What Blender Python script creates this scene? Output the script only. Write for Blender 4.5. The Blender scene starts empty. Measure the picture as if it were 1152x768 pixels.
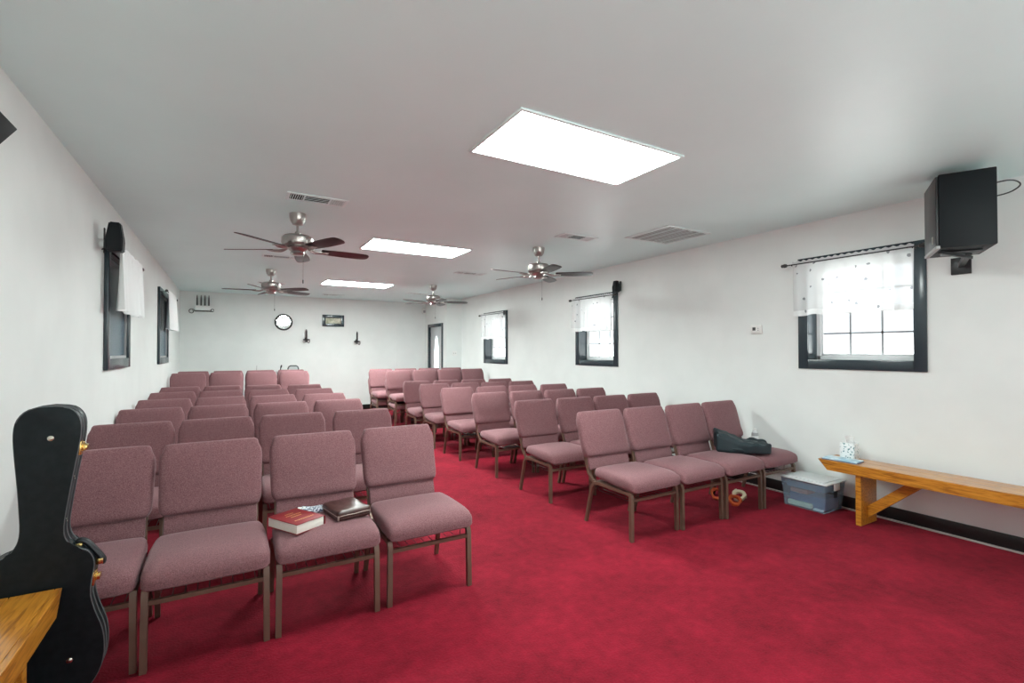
import bpy, bmesh, math, random
from mathutils import Vector, Matrix
from mathutils import noise as mnoise
random.seed(7)
PI = math.pi
sc = bpy.context.scene
COL = sc.collection

# ------------------------------------------------------------------ camera, sky, exposure
cd = bpy.data.cameras.new('camera'); cam = bpy.data.objects.new('camera', cd); COL.objects.link(cam)
cam.location = (0, 0, 1.446)
cam.rotation_euler = (math.radians(90.7726), 0, math.radians(-30.393))
cd.sensor_width = 36; cd.lens = 17.0; cd.shift_y = 2.83/1152; cd.clip_start = 0.05
sc.camera = cam
w = bpy.data.worlds.new('sky'); sc.world = w; w.use_nodes = True
SKY = 1.05
LAMP = 28.0
# overcast sky above, added ground glow below the horizon
_N = w.node_tree.nodes; _L = w.node_tree.links
_tc = _N.new('ShaderNodeTexCoord'); _sp = _N.new('ShaderNodeSeparateXYZ'); _L.new(_tc.outputs['Generated'], _sp.inputs[0])
# sky is soft overcast; the ground glow is added to lift the ceiling, brightest towards +X
GROUND_GLOW = 7.0
_cr = _N.new('ShaderNodeMapRange'); _L.new(_sp.outputs[2], _cr.inputs[0])
_cr.inputs['From Min'].default_value = -.02; _cr.inputs['From Max'].default_value = .03
_gx = _N.new('ShaderNodeMapRange'); _L.new(_sp.outputs[0], _gx.inputs[0])
_gx.inputs['From Min'].default_value = .45; _gx.inputs['From Max'].default_value = .9
_gx.inputs['To Min'].default_value = GROUND_GLOW*.50; _gx.inputs['To Max'].default_value = GROUND_GLOW
_st = _N.new('ShaderNodeMix'); _L.new(_cr.outputs[0], _st.inputs['Factor']); _L.new(_gx.outputs[0], _st.inputs['A']); _st.inputs['B'].default_value = SKY
_mc = _N.new('ShaderNodeMix'); _mc.data_type = 'RGBA'; _L.new(_cr.outputs[0], _mc.inputs['Factor'])
_mc.inputs['A'].default_value = (.94, 1.0, .97, 1); _mc.inputs['B'].default_value = (.84, .93, 1.0, 1)
_L.new(_mc.outputs['Result'], _N['Background'].inputs[0]); _L.new(_st.outputs['Result'], _N['Background'].inputs[1])
sc.view_settings.view_transform = 'Standard'; sc.view_settings.look = 'None'
sc.view_settings.gamma = 1; sc.view_settings.use_curve_mapping = False
sc.view_settings.exposure = 0.68
sc.cycles.use_denoising = True
sc.cycles.max_bounces = 10; sc.cycles.diffuse_bounces = 6; sc.cycles.glossy_bounces = 4
sc.cycles.transparent_max_bounces = 16
sc.cycles.sample_clamp_indirect = 8

# ------------------------------------------------------------------ helpers
def tag(o, label=None, cat=None, group=None, kind=None):
    if label: o['label'] = label
    if cat: o['category'] = cat
    if group: o['group'] = group
    if kind: o['kind'] = kind
    return o
def smooth(me, deg=35):
    for p in me.polygons: p.use_smooth = True
    try: me.set_sharp_from_angle(angle=math.radians(deg))
    except Exception: pass
def obj(name, bm, m, parent=None, sm=True):
    bmesh.ops.recalc_face_normals(bm, faces=bm.faces)
    me = bpy.data.meshes.new(name); bm.to_mesh(me); bm.free()
    if sm: smooth(me)
    for mm in (m if isinstance(m, (list, tuple)) else [m]): me.materials.append(mm)
    o = bpy.data.objects.new(name, me); COL.objects.link(o)
    if parent: o.parent = parent
    return o
def empty(name, loc=(0,0,0), rz=0, label=None, cat=None, group=None, kind=None):
    o = bpy.data.objects.new(name, None); COL.objects.link(o)
    o.location = loc; o.rotation_euler = (0,0,rz); o.empty_display_size = .05
    return tag(o, label, cat, group, kind)
def dup(root, loc, rz, label=None, group=None, skip=()):
    r = root.copy(); COL.objects.link(r); r.location = loc; r.rotation_euler = (0,0,rz)
    if label: r['label'] = label
    if group: r['group'] = group
    for ch in root.children:
        if ch.name.split('.')[0] in skip: continue
        c = ch.copy(); COL.objects.link(c); c.parent = r
        for g in ch.children:
            d = g.copy(); COL.objects.link(d); d.parent = c
    return r
def NB(): return bmesh.new()
def box(bm, x0, x1, y0, y1, z0, z1, bev=0, seg=2, M=None):
    g = bmesh.ops.create_cube(bm, size=1)
    vs = g['verts']
    for v in vs:
        v.co = Vector(((x0+x1)/2+v.co.x*(x1-x0), (y0+y1)/2+v.co.y*(y1-y0), (z0+z1)/2+v.co.z*(z1-z0)))
    if bev:
        es = list({e for v in vs for e in v.link_edges})
        r = bmesh.ops.bevel(bm, geom=es, offset=bev, segments=seg, affect='EDGES', profile=.5)
        vs = list({v for f in r['faces'] for v in f.verts} | {v for v in vs if v.is_valid})
    if M:
        for v in vs: v.co = M @ v.co
    return vs
def tube(bm, pts, r, seg=8, sq=False, caps=True):
    pts = [Vector(p) for p in pts]; n = len(pts); rings = []
    up0 = None
    for i, p in enumerate(pts):
        d = (pts[min(i+1,n-1)]-pts[max(i-1,0)]).normalized()
        if up0 is None:
            a = Vector((0,0,1)) if abs(d.z) < .9 else Vector((0,1,0))
            up0 = (a - d*a.dot(d)).normalized()
        else:
            up0 = (up0 - d*up0.dot(d)).normalized()
        s = d.cross(up0)
        rr = r[i] if isinstance(r, (list,tuple)) else r
        ring = []
        if sq:
            for k in range(4):
                a = PI/4 + k*PI/2
                ring.append(bm.verts.new(p + (up0*math.cos(a) + s*math.sin(a))*rr*1.414))
        else:
            for k in range(seg):
                a = 2*PI*k/seg
                ring.append(bm.verts.new(p + (up0*math.cos(a) + s*math.sin(a))*rr))
        rings.append(ring)
    m = len(rings[0])
    for i in range(n-1):
        for k in range(m):
            bm.faces.new((rings[i][k], rings[i][(k+1)%m], rings[i+1][(k+1)%m], rings[i+1][k]))
    if caps:
        bm.faces.new(rings[0][::-1]); bm.faces.new(rings[-1])
def bez(pts, n=6):
    """Catmull-Rom through points"""
    P = [Vector(p) for p in pts]; out = []
    for i in range(len(P)-1):
        p0 = P[max(i-1,0)]; p1 = P[i]; p2 = P[i+1]; p3 = P[min(i+2,len(P)-1)]
        for k in range(n):
            t = k/n
            out.append(.5*((2*p1)+(-p0+p2)*t+(2*p0-5*p1+4*p2-p3)*t*t+(-p0+3*p1-3*p2+p3)*t**3))
    out.append(P[-1]); return out
def lathe(bm, prof, c=(0,0,0), seg=24, axis='z', cap=True):
    c = Vector(c); rings = []
    for r, h in prof:
        ring = []
        for k in range(seg):
            a = 2*PI*k/seg
            if axis == 'z': q = Vector((r*math.cos(a), r*math.sin(a), h))
            elif axis == 'y': q = Vector((r*math.cos(a), h, r*math.sin(a)))
            else: q = Vector((h, r*math.cos(a), r*math.sin(a)))
            ring.append(bm.verts.new(c+q))
        rings.append(ring)
    for i in range(len(rings)-1):
        for k in range(seg):
            bm.faces.new((rings[i][k], rings[i][(k+1)%seg], rings[i+1][(k+1)%seg], rings[i+1][k]))
    if cap:
        bm.faces.new(rings[0][::-1]); bm.faces.new(rings[-1])
def prism(bm, pts, f0, f1, bev=0):
    """pts 2D outline; f0/f1 map (a,b)->3D for the two ends"""
    A = [bm.verts.new(f0(a,b)) for a,b in pts]; B = [bm.verts.new(f1(a,b)) for a,b in pts]
    n = len(pts)
    fa = bm.faces.new(A[::-1]); fb = bm.faces.new(B)
    for i in range(n): bm.faces.new((A[i], A[(i+1)%n], B[(i+1)%n], B[i]))
    if bev:
        es = list(fa.edges)+list(fb.edges)
        bmesh.ops.bevel(bm, geom=es, offset=bev, segments=2, affect='EDGES', profile=.5)
def pillow(bm, hx, hy, hz, r, cuts=9, fn=None):
    """rounded box with extra vertices towards the edges; fn warps the points"""
    g = bmesh.ops.create_cube(bm, size=2)
    bmesh.ops.subdivide_edges(bm, edges=list({e for v in g['verts'] for e in v.link_edges}), cuts=cuts, use_grid_fill=True)
    H = (hx, hy, hz)
    for v in bm.verts:
        q = []
        for i in range(3):
            t = v.co[i]; s = math.sin(t*PI/2)*.75 + t*.25
            q.append(s*H[i])
        inn = Vector([max(-(H[i]-r), min(H[i]-r, q[i])) for i in range(3)])
        d = Vector(q)-inn
        p = inn + (d.normalized()*r if d.length > 1e-9 else Vector())
        v.co = fn(p) if fn else p

# ------------------------------------------------------------------ materials
def mat(name, col, rough=.6, metal=0, spec=.5, emit=None, es=0, coat=0, trans=0):
    m = bpy.data.materials.new(name); m.use_nodes = True
    b = m.node_tree.nodes['Principled BSDF']
    b.inputs['Base Color'].default_value = (*col, 1); b.inputs['Roughness'].default_value = rough
    b.inputs['Metallic'].default_value = metal; b.inputs['Specular IOR Level'].default_value = spec
    b.inputs['Coat Weight'].default_value = coat; b.inputs['Coat Roughness'].default_value = .15
    b.inputs['Transmission Weight'].default_value = trans
    if emit: b.inputs['Emission Color'].default_value = (*emit, 1); b.inputs['Emission Strength'].default_value = es
    return m
def noisy(m, c1, c2, scale=50, detail=4, lo=.35, hi=.65, bump=0, bscale=None, coords='Object', stretch=None, dist=.01, rough=None):
    nt = m.node_tree; N = nt.nodes; L = nt.links; b = N['Principled BSDF']
    tc = N.new('ShaderNodeTexCoord'); mp = N.new('ShaderNodeMapping')
    if stretch: mp.inputs['Scale'].default_value = stretch
    L.new(tc.outputs[coords], mp.inputs[0])
    n = N.new('ShaderNodeTexNoise'); n.inputs['Scale'].default_value = scale; n.inputs['Detail'].default_value = detail
    L.new(mp.outputs[0], n.inputs['Vector'])
    r = N.new('ShaderNodeValToRGB'); r.color_ramp.elements[0].position = lo; r.color_ramp.elements[1].position = hi
    r.color_ramp.elements[0].color = (*c1,1); r.color_ramp.elements[1].color = (*c2,1)
    L.new(n.outputs['Fac'], r.inputs[0]); L.new(r.outputs[0], b.inputs['Base Color'])
    if bump:
        n2 = N.new('ShaderNodeTexNoise'); n2.inputs['Scale'].default_value = bscale or scale; n2.inputs['Detail'].default_value = 3
        L.new(mp.outputs[0], n2.inputs['Vector'])
        bp = N.new('ShaderNodeBump'); bp.inputs['Strength'].default_value = bump; bp.inputs['Distance'].default_value = dist
        L.new(n2.outputs['Fac'], bp.inputs['Height']); L.new(bp.outputs[0], b.inputs['Normal'])
    return m, n, r, mp
M = {}
M['wall'] = mat('wall_paint', (.74,.74,.72), .5, spec=.3)
noisy(M['wall'], (.76,.79,.775), (.79,.82,.805), 3, 3, bump=.05, bscale=60, dist=.002)
M['ceil'] = mat('ceiling_paint', (.8,.8,.79), .42, spec=.5)
noisy(M['ceil'], (.71,.90,.895), (.74,.93,.925), 1.2, 4, bump=.10, bscale=9, dist=.01)
def carpet():
    m = mat('carpet', (.35,.02,.05), .95, spec=.15)
    nt = m.node_tree; N = nt.nodes; L = nt.links; b = N['Principled BSDF']
    b.inputs['Sheen Weight'].default_value = .04; b.inputs['Sheen Roughness'].default_value = .5
    b.inputs['Sheen Tint'].default_value = (1,.45,.5,1)
    tc = N.new('ShaderNodeTexCoord')
    big = N.new('ShaderNodeTexNoise'); big.inputs['Scale'].default_value = 2.2; big.inputs['Detail'].default_value = 5; big.inputs['Roughness'].default_value = .65
    fine = N.new('ShaderNodeTexNoise'); fine.inputs['Scale'].default_value = 90; fine.inputs['Detail'].default_value = 3
    mid = N.new('ShaderNodeTexNoise'); mid.inputs['Scale'].default_value = 16; mid.inputs['Detail'].default_value = 4
    for n in (big, fine, mid): L.new(tc.outputs['Object'], n.inputs['Vector'])
    a = N.new('ShaderNodeMath'); a.operation = 'MULTIPLY_ADD'; a.inputs[1].default_value = .5; L.new(big.outputs['Fac'], a.inputs[0])
    a2 = N.new('ShaderNodeMath'); a2.operation = 'MULTIPLY'; a2.inputs[1].default_value = .22; L.new(fine.outputs['Fac'], a2.inputs[0])
    a3 = N.new('ShaderNodeMath'); a3.operation = 'MULTIPLY_ADD'; a3.inputs[1].default_value = .28; L.new(mid.outputs['Fac'], a3.inputs[0]); L.new(a2.outputs[0], a3.inputs[2])
    L.new(a3.outputs[0], a.inputs[2])
    r = N.new('ShaderNodeValToRGB'); e = r.color_ramp.elements
    e[0].position = .33; e[0].color = (.110,.0022,.008,1); e[1].position = .67; e[1].color = (.285,.0085,.026,1)
    L.new(a.outputs[0], r.inputs[0]); L.new(r.outputs[0], b.inputs['Base Color'])
    bp = N.new('ShaderNodeBump'); bp.inputs['Strength'].default_value = .6; bp.inputs['Distance'].default_value = .008
    L.new(fine.outputs['Fac'], bp.inputs['Height']); L.new(bp.outputs[0], b.inputs['Normal'])
    return m
M['carpet'] = carpet()
def fabric(name, k=(1,1,1)):
    m = mat(name, (.2,.1,.11), .9, spec=.2)
    c = lambda t: tuple(a*b for a,b in zip(t,k))
    noisy(m, c((.135,.056,.064)), c((.30,.155,.165)), 260, 2, .3, .7, bump=.25, bscale=300, dist=.002)
    b = m.node_tree.nodes['Principled BSDF']
    b.inputs['Sheen Weight'].default_value = .3; b.inputs['Sheen Roughness'].default_value = .4; b.inputs['Sheen Tint'].default_value = (.9,.75,.78,1)
    return m
M['fabric'] = fabric('maroon_tweed')
M['frame'] = mat('bronze_powder_coat', (.17,.105,.075), .38, metal=.3)
M['wire'] = mat('rack_wire', (.06,.05,.045), .4, metal=.6)
M['darkpaint'] = mat('slate_gloss_paint', (.026,.042,.052), .22, spec=.6)
M['darkpane'] = mat('dark_glazing', (.05,.10,.14), .25, spec=.5)
M['vinyl'] = mat('white_vinyl', (.8,.82,.83), .35)
M['muntin'] = mat('muntin_grey', (.30,.32,.33), .4)
M['black'] = mat('black_laminate', (.008,.011,.013), .5, spec=.2)
M['blackplastic'] = mat('black_plastic', (.015,.016,.018), .35)
M['baseblk'] = mat('black_vinyl_base', (.008,.009,.009), .4)
M['strip'] = mat('carpet_strip', (.36,.30,.30), .5)
M['white'] = mat('white_enamel', (.8,.8,.78), .4)
M['ventwhite'] = mat('vent_enamel', (.76,.87,.865), .45)
M['ventdark'] = mat('vent_shadow', (.012,.012,.012), .8, spec=.1)
M['nickel'] = mat('brushed_nickel', (.42,.39,.37), .28, metal=1)
M['blade'] = mat('espresso_blade', (.028,.018,.018), .38, spec=.5)
noisy(M['blade'], (.015,.012,.011), (.035,.024,.022), 8, 4, stretch=(1,12,12))
LF = [mat('troffer_diffuser', (.9,.9,.9), .5, emit=(.91,1,.965), es=LAMP*k) for k in (.78,1.35,.5,2.0)]
def wood():
    m = mat('honey_pine', (.45,.18,.02), .3, spec=.5, coat=.5)
    _, n, r, mp = noisy(m, (.26,.085,.010), (.62,.27,.035), 5, 6, .32, .68, stretch=(14,1.2,14))
    n.inputs['Distortion'].default_value = 1.2
    e = r.color_ramp.elements.new(.5); e.color = (.50,.20,.02,1)
    return m
M['wood'] = wood()
def sheer(name='sheer_cloth', dens=.70):
    m = bpy.data.materials.new(name); m.use_nodes = True
    nt = m.node_tree; N = nt.nodes; L = nt.links; N.remove(N['Principled BSDF'])
    out = N['Material Output']
    d = N.new('ShaderNodeBsdfDiffuse'); t = N.new('ShaderNodeBsdfTranslucent'); tr = N.new('ShaderNodeBsdfTransparent')
    m1 = N.new('ShaderNodeMixShader'); m1.inputs[0].default_value = .3
    L.new(d.outputs[0], m1.inputs[1]); L.new(t.outputs[0], m1.inputs[2])
    uv = N.new('ShaderNodeTexCoord'); vo = N.new('ShaderNodeTexVoronoi'); vo.inputs['Scale'].default_value = 13; vo.inputs['Randomness'].default_value = .55
    L.new(uv.outputs['UV'], vo.inputs['Vector'])
    n = N.new('ShaderNodeTexNoise'); n.inputs['Scale'].default_value = 60; L.new(uv.outputs['UV'], n.inputs['Vector'])
    ad = N.new('ShaderNodeMath'); ad.operation = 'MULTIPLY_ADD'; ad.inputs[1].default_value = .22
    L.new(n.outputs['Fac'], ad.inputs[0]); L.new(vo.outputs['Distance'], ad.inputs[2])
    lt = N.new('ShaderNodeMath'); lt.operation = 'LESS_THAN'; lt.inputs[1].default_value = .27; L.new(ad.outputs[0], lt.inputs[0])
    mx = N.new('ShaderNodeMix'); mx.data_type = 'RGBA'; mx.inputs['A'].default_value = (.86,.87,.87,1); mx.inputs['B'].default_value = (.30,.31,.33,1)
    L.new(lt.outputs[0], mx.inputs['Factor'])
    for q in (d, t): L.new(mx.outputs['Result'], q.inputs[0])
    # hem is a doubled, denser cloth (V < .1)
    sp = N.new('ShaderNodeSeparateXYZ'); L.new(uv.outputs['UV'], sp.inputs[0])
    hm = N.new('ShaderNodeMath'); hm.operation = 'LESS_THAN'; hm.inputs[1].default_value = .05; L.new(sp.outputs[1], hm.inputs[0])
    fac = N.new('ShaderNodeMath'); fac.operation = 'MULTIPLY_ADD'; fac.inputs[1].default_value = .2; fac.inputs[2].default_value = dens; L.new(hm.outputs[0], fac.inputs[0])
    m2 = N.new('ShaderNodeMixShader'); L.new(fac.outputs[0], m2.inputs[0]); L.new(tr.outputs[0], m2.inputs[1]); L.new(m1.outputs[0], m2.inputs[2])
    L.new(m2.outputs[0], out.inputs[0])
    return m
M['sheer'] = sheer(); M['lawn'] = mat('white_lawn_cloth', (.84,.86,.86), .9, spec=.1)
def glass():
    m = bpy.data.materials.new('window_glass'); m.use_nodes = True
    nt = m.node_tree; N = nt.nodes; L = nt.links; N.remove(N['Principled BSDF'])
    tr = N.new('ShaderNodeBsdfTransparent'); gl = N.new('ShaderNodeBsdfGlossy'); gl.inputs['Roughness'].default_value = .02
    lw = N.new('ShaderNodeLayerWeight'); lw.inputs[0].default_value = .5; pw = N.new('ShaderNodeMath'); pw.operation = 'POWER'; pw.inputs[1].default_value = 5; L.new(lw.outputs['Facing'], pw.inputs[0]); fr = N.new('ShaderNodeMath'); fr.operation = 'MULTIPLY_ADD'; fr.inputs[1].default_value = .95; fr.inputs[2].default_value = .04; L.new(pw.outputs[0], fr.inputs[0])
    mx = N.new('ShaderNodeMixShader'); L.new(fr.outputs[0], mx.inputs[0]); L.new(tr.outputs[0], mx.inputs[1]); L.new(gl.outputs[0], mx.inputs[2])
    L.new(mx.outputs[0], N['Material Output'].inputs[0]); return m
M['glass'] = glass()
def plasticclear():
    m = bpy.data.materials.new('clear_tub_plastic'); m.use_nodes = True
    nt = m.node_tree; N = nt.nodes; L = nt.links; b = N['Principled BSDF']
    b.inputs['Base Color'].default_value = (.62,.72,.80,1); b.inputs['Roughness'].default_value = .25
    tr = N.new('ShaderNodeBsdfTransparent'); tr.inputs[0].default_value = (.80,.88,.94,1)
    mx = N.new('ShaderNodeMixShader'); mx.inputs[0].default_value = .16
    L.new(tr.outputs[0], mx.inputs[1]); L.new(b.outputs[0], mx.inputs[2]); L.new(mx.outputs[0], N['Material Output'].inputs[0]); return m
M['tub'] = plasticclear()
M['tublid'] = mat('frosted_lid', (.70,.74,.75), .4)
M['casevinyl'] = mat('black_case_vinyl', (.010,.014,.016), .42, spec=.2)
noisy(M['casevinyl'], (.005,.009,.011), (.010,.015,.017), 30, 3, bump=.15, bscale=500, dist=.001)
M['caseedge'] = mat('case_piping', (.10,.11,.115), .35)
M['gold'] = mat('gilt_latch', (.80,.58,.22), .25, metal=1)
M['stud'] = mat('nickel_stud', (.6,.58,.5), .3, metal=1)
M['redcover'] = mat('red_cloth_cover', (.24,.012,.018), .55)
M['page'] = mat('page_edges', (.78,.76,.68), .7)
noisy(M['page'], (.70,.68,.60), (.82,.80,.74), 40, 2, stretch=(1,1,25))
M['gilt'] = mat('gilt_lettering', (.62,.30,.12), .45)
M['leather'] = mat('brown_leather', (.055,.022,.018), .28, spec=.6)
noisy(M['leather'], (.04,.015,.012), (.075,.03,.025), 30, 4, bump=.3, bscale=160, dist=.002)
M['zip'] = mat('zip_metal', (.5,.45,.4), .35, metal=.8)
M['jacket'] = mat('dark_teal_jacket', (.012,.026,.032), .6)
M['orange'] = mat('orange_plastic', (.55,.10,.03), .45)
M['cream'] = mat('cream_plastic', (.72,.62,.45), .5)
M['navy'] = mat('navy_cloth', (.06,.10,.22), .8)
M['slate'] = mat('slate_blue_cloth', (.12,.19,.27), .8)
M['terracotta'] = mat('terracotta_card', (.42,.16,.12), .7)
M['yellowpaper'] = mat('pale_yellow_paper', (.75,.78,.55), .7)
M['tissuebox'] = mat('printed_card', (.8,.8,.8), .5)
_, _n, _r, _ = noisy(M['tissuebox'], (.10,.24,.26), (.80,.84,.84), 60, 3, .37, .43)
M['tissue'] = mat('tissue_paper', (.85,.85,.84), .9)
M['paleblue'] = mat('pale_blue_card', (.50,.66,.74), .4)
noisy(M['paleblue'], (.30,.50,.62), (.66,.78,.82), 14, 3, .4, .6)
M['bottle'] = mat('clear_white_bottle', (.75,.77,.78), .25)
M['grey'] = mat('grey_plastic', (.35,.36,.36), .5)
M['mirror'] = mat('mirror_glass', (.85,.87,.87), .04, metal=1)
M['art'] = mat('art_print', (.6,.6,.48), .6)
noisy(M['art'], (.30,.33,.20), (.72,.72,.60), 12, 4, .35, .6)
M['iron'] = mat('wrought_iron', (.02,.02,.02), .5)
M['candle'] = mat('dark_taper', (.035,.03,.03), .5)
M['sconceglass'] = mat('sconce_glass', (.55,.58,.57), .15)
M['doorwhite'] = mat('door_paint', (.55,.58,.59), .4)
M['ovalglass'] = mat('frosted_oval_glass', (.9,.95,.98), .4, emit=(.9,.96,1), es=1.0)  # emission stands in for light coming through the glass
M['lcd'] = mat('thermostat_display', (.03,.03,.03), .3)
M['brown'] = mat('brown_bag', (.12,.06,.05), .7)

# ------------------------------------------------------------------ room shell
XL, XR, YF, YB, H = -.875, 4.89, 12.2, -1.7, 2.696
WT = .22
bm = NB(); box(bm, XL-.3, XR+.3, YB-.3, YF+.3, -.12, 0); tag(obj('floor', bm, M['carpet'], sm=False), kind='structure')
bm = NB(); box(bm, XL-.3, XR+.3, YB-.3, YF+.3, H, H+.15); tag(obj('ceiling', bm, M['ceil'], sm=False), kind='structure')
# openings given as (y0,y1,z0,z1) of the outer casing
WR = [(1.675,2.70,1.27,2.35), (5.28,6.27,1.21,2.31), (8.50,9.56,1.17,2.27)]
WL = [(5.05,6.10,1.285,2.36), (8.48,9.70,1.25,2.36)]
CW = .09
def wall_y(name, x0, x1, y0, y1, holes):
    bm = NB(); y = y0
    for (a, b, c, d) in sorted(holes):
        box(bm, x0, x1, y, a, 0, H); box(bm, x0, x1, a, b, 0, c); box(bm, x0, x1, a, b, d, H); y = b
    box(bm, x0, x1, y, y1, 0, H)
    return tag(obj(name, bm, M['wall'], sm=False), kind='structure')
inner = lambda t: (t[0]+CW-.02, t[1]-CW+.02, t[2]+CW-.02, t[3]-CW+.02)
wall_y('wall_right', XR, XR+WT, YB, YF, [inner(t) for t in WR])
wall_y('wall_left', XL-WT, XL, YB, YF, [inner(t) for t in WL])
bm = NB(); box(bm, XL-WT, XR+WT, YF, YF+.2, 0, H); tag(obj('wall_far', bm, M['wall'], sm=False), kind='structure')
bm = NB(); NW = [(-.55,1.75),(2.15,4.45)]; x = XL-WT
for a, b in NW:
    box(bm, x, a, YB-.2, YB, 0, H); box(bm, a, b, YB-.2, YB, 0, .55); box(bm, a, b, YB-.2, YB, 2.42, H); x = b
box(bm, x, XR+WT, YB-.2, YB, 0, H)
tag(obj('wall_near', bm, M['wall'], sm=False), kind='structure')
for i, (a, b) in enumerate(NW):      # unseen windows added behind the camera to brighten the room
    e = empty('window_%d' % (i+6), (0,0,0), kind='structure')
    bm = NB()
    for q in ((a-.07,a+.02,.48,2.49),(b-.02,b+.07,.48,2.49),(a,b,.48,.57),(a,b,2.40,2.49)): box(bm,q[0],q[1],YB,YB+.018,q[2],q[3],.003)
    obj('casing', bm, M['darkpaint'], e)
    bm = NB()
    for q in ((a,a+.04,.55,2.42),(b-.04,b,.55,2.42),(a,b,.55,.59),(a,b,2.38,2.42),((a+b)/2-.02,(a+b)/2+.02,.55,2.42)): box(bm,q[0],q[1],YB-.12,YB-.07,q[2],q[3],.003)
    obj('window_frame', bm, M['vinyl'], e)
    bm = NB(); box(bm,a,b,YB-.098,YB-.095,.55,2.42); obj('pane', bm, M['glass'], e, sm=False)
# vestibule jog in the far right corner: its side wall holds the entrance door
JX, JY = 4.50, 10.75
DY0, DY1, DZ = 10.98, 11.98, 2.12
bm = NB(); box(bm, JX, JX+.12, JY, DY0, 0, H); box(bm, JX, JX+.12, DY1, YF, 0, H); box(bm, JX, JX+.12, DY0, DY1, DZ, H)
box(bm, JX+.12, XR, JY, JY+.12, 0, H)
tag(obj('wall_vestibule', bm, M['wall'], sm=False), kind='structure')
bm = NB(); box(bm, 3.735, 3.765, YF-.006, YF, 0, H)
tag(obj('trim_1', bm, M['wall'], sm=False), kind='structure')
# baseboards
bm = NB(); box(bm, XR-.012, XR, YB, JY, .012, .115, .003); tag(obj('baseboard_right', bm, M['baseblk']), kind='structure')
bm = NB(); box(bm, XR-.03, XR-.008, YB, JY, 0, .014, .004); tag(obj('trim_2', bm, M['strip']), kind='structure')
bm = NB(); box(bm, XL, XL+.012, YB, YF, 0, .115, .003); tag(obj('baseboard_left', bm, M['baseblk']), kind='structure')
bm = NB(); box(bm, XL+.012, JX, YF-.018, YF-.006, 0, .115, .003); tag(obj('baseboard_far', bm, M['baseblk']), kind='structure')
bm = NB(); box(bm, XL+.012, XR-.012, YB, YB+.012, 0, .115, .003); tag(obj('baseboard_near', bm, M['baseblk']), kind='structure')

# ---- windows in the right wall (double hung, gridded)
def casing(bm, xf, xb, t, w=CW):
    y0,y1,z0,z1 = t
    box(bm, xf, xb, y0, y0+w, z0, z1, .004); box(bm, xf, xb, y1-w, y1, z0, z1, .004)
    box(bm, xf, xb, y0+w, y1-w, z0, z0+w, .004); box(bm, xf, xb, y0+w, y1-w, z1-w, z1, .004)
for i, t in enumerate(WR):
    e = empty('window_%d' % (i+1), (0,0,0), kind='structure')
    bm = NB(); casing(bm, XR-.018, XR, t); obj('casing', bm, M['darkpaint'], e)
    y0,y1,z0,z1 = t[0]+CW, t[1]-CW, t[2]+CW, t[3]-CW
    bm = NB(); d = .15; q = .02
    box(bm, XR, XR+d, y0-q, y0, z0-q, z1+q); box(bm, XR, XR+d, y1, y1+q, z0-q, z1+q)
    box(bm, XR, XR+d, y0, y1, z0-q, z0); box(bm, XR, XR+d, y0, y1, z1, z1+q)
    obj('jamb', bm, M['darkpaint'], e, sm=False)
    fr = .035; xf = XR+d
    bm = NB(); xb = xf+.06
    box(bm, xf, xb, y0-q, y0+fr, z0-q, z1+q, .004); box(bm, xf, xb, y1-fr, y1+q, z0-q, z1+q, .004)
    box(bm, xf, xb, y0, y1, z0-q, z0+fr, .004); box(bm, xf, xb, y0, y1, z1-fr, z1+q, .004)
    obj('window_frame', bm, M['vinyl'], e)
    zm = (z0+z1)/2
    for k, (a, b, xo) in enumerate(((z0+fr, zm+.015, .012), (zm-.015, z1-fr, .032))):
        bm = NB(); X0, X1 = xf+xo, xf+xo+.018; s = .022; ya, yb = y0+fr, y1-fr
        box(bm, X0, X1, ya, ya+s, a, b, .003); box(bm, X0, X1, yb-s, yb, a, b, .003)
        box(bm, X0, X1, ya, yb, a, a+s, .003); box(bm, X0, X1, ya, yb, b-s, b, .003)
        sh = obj('sash', bm, M['vinyl'], e)
        bm = NB(); mw = .008
        for j in (1, 2):
            yy = ya+(yb-ya)*j/3; box(bm, X0+.006, X1-.006, yy-mw, yy+mw, a+s, b-s)
        zz = (a+b)/2; box(bm, X0+.006, X1-.006, ya+s, yb-s, zz-mw, zz+mw)
        obj('muntin', bm, M['muntin'], sh, sm=False)
        bm = NB(); box(bm, X0+.008, X0+.010, ya+s, yb-s, a+s, b-s); obj('pane', bm, M['glass'], sh, sm=False)
# ---- left windows: proud dark casing, dark glazing
for i, t in enumerate(WL):
    e = empty('window_%d' % (i+4), (0,0,0), kind='structure')
    bm = NB(); casing(bm, XL, XL+.032, t); obj('casing', bm, M['darkpaint'], e)
    y0,y1,z0,z1 = t[0]+CW, t[1]-CW, t[2]+CW, t[3]-CW
    bm = NB(); casing(bm, XL-.02, XL+.012, (y0-.02,y1+.02,z0-.02,z1+.02), .045); obj('sash', bm, M['grey'], e)
    bm = NB(); box(bm, XL-.012, XL-.004, y0, y1, z0, z1); obj('pane', bm, M['darkpane'], e, sm=False)

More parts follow.
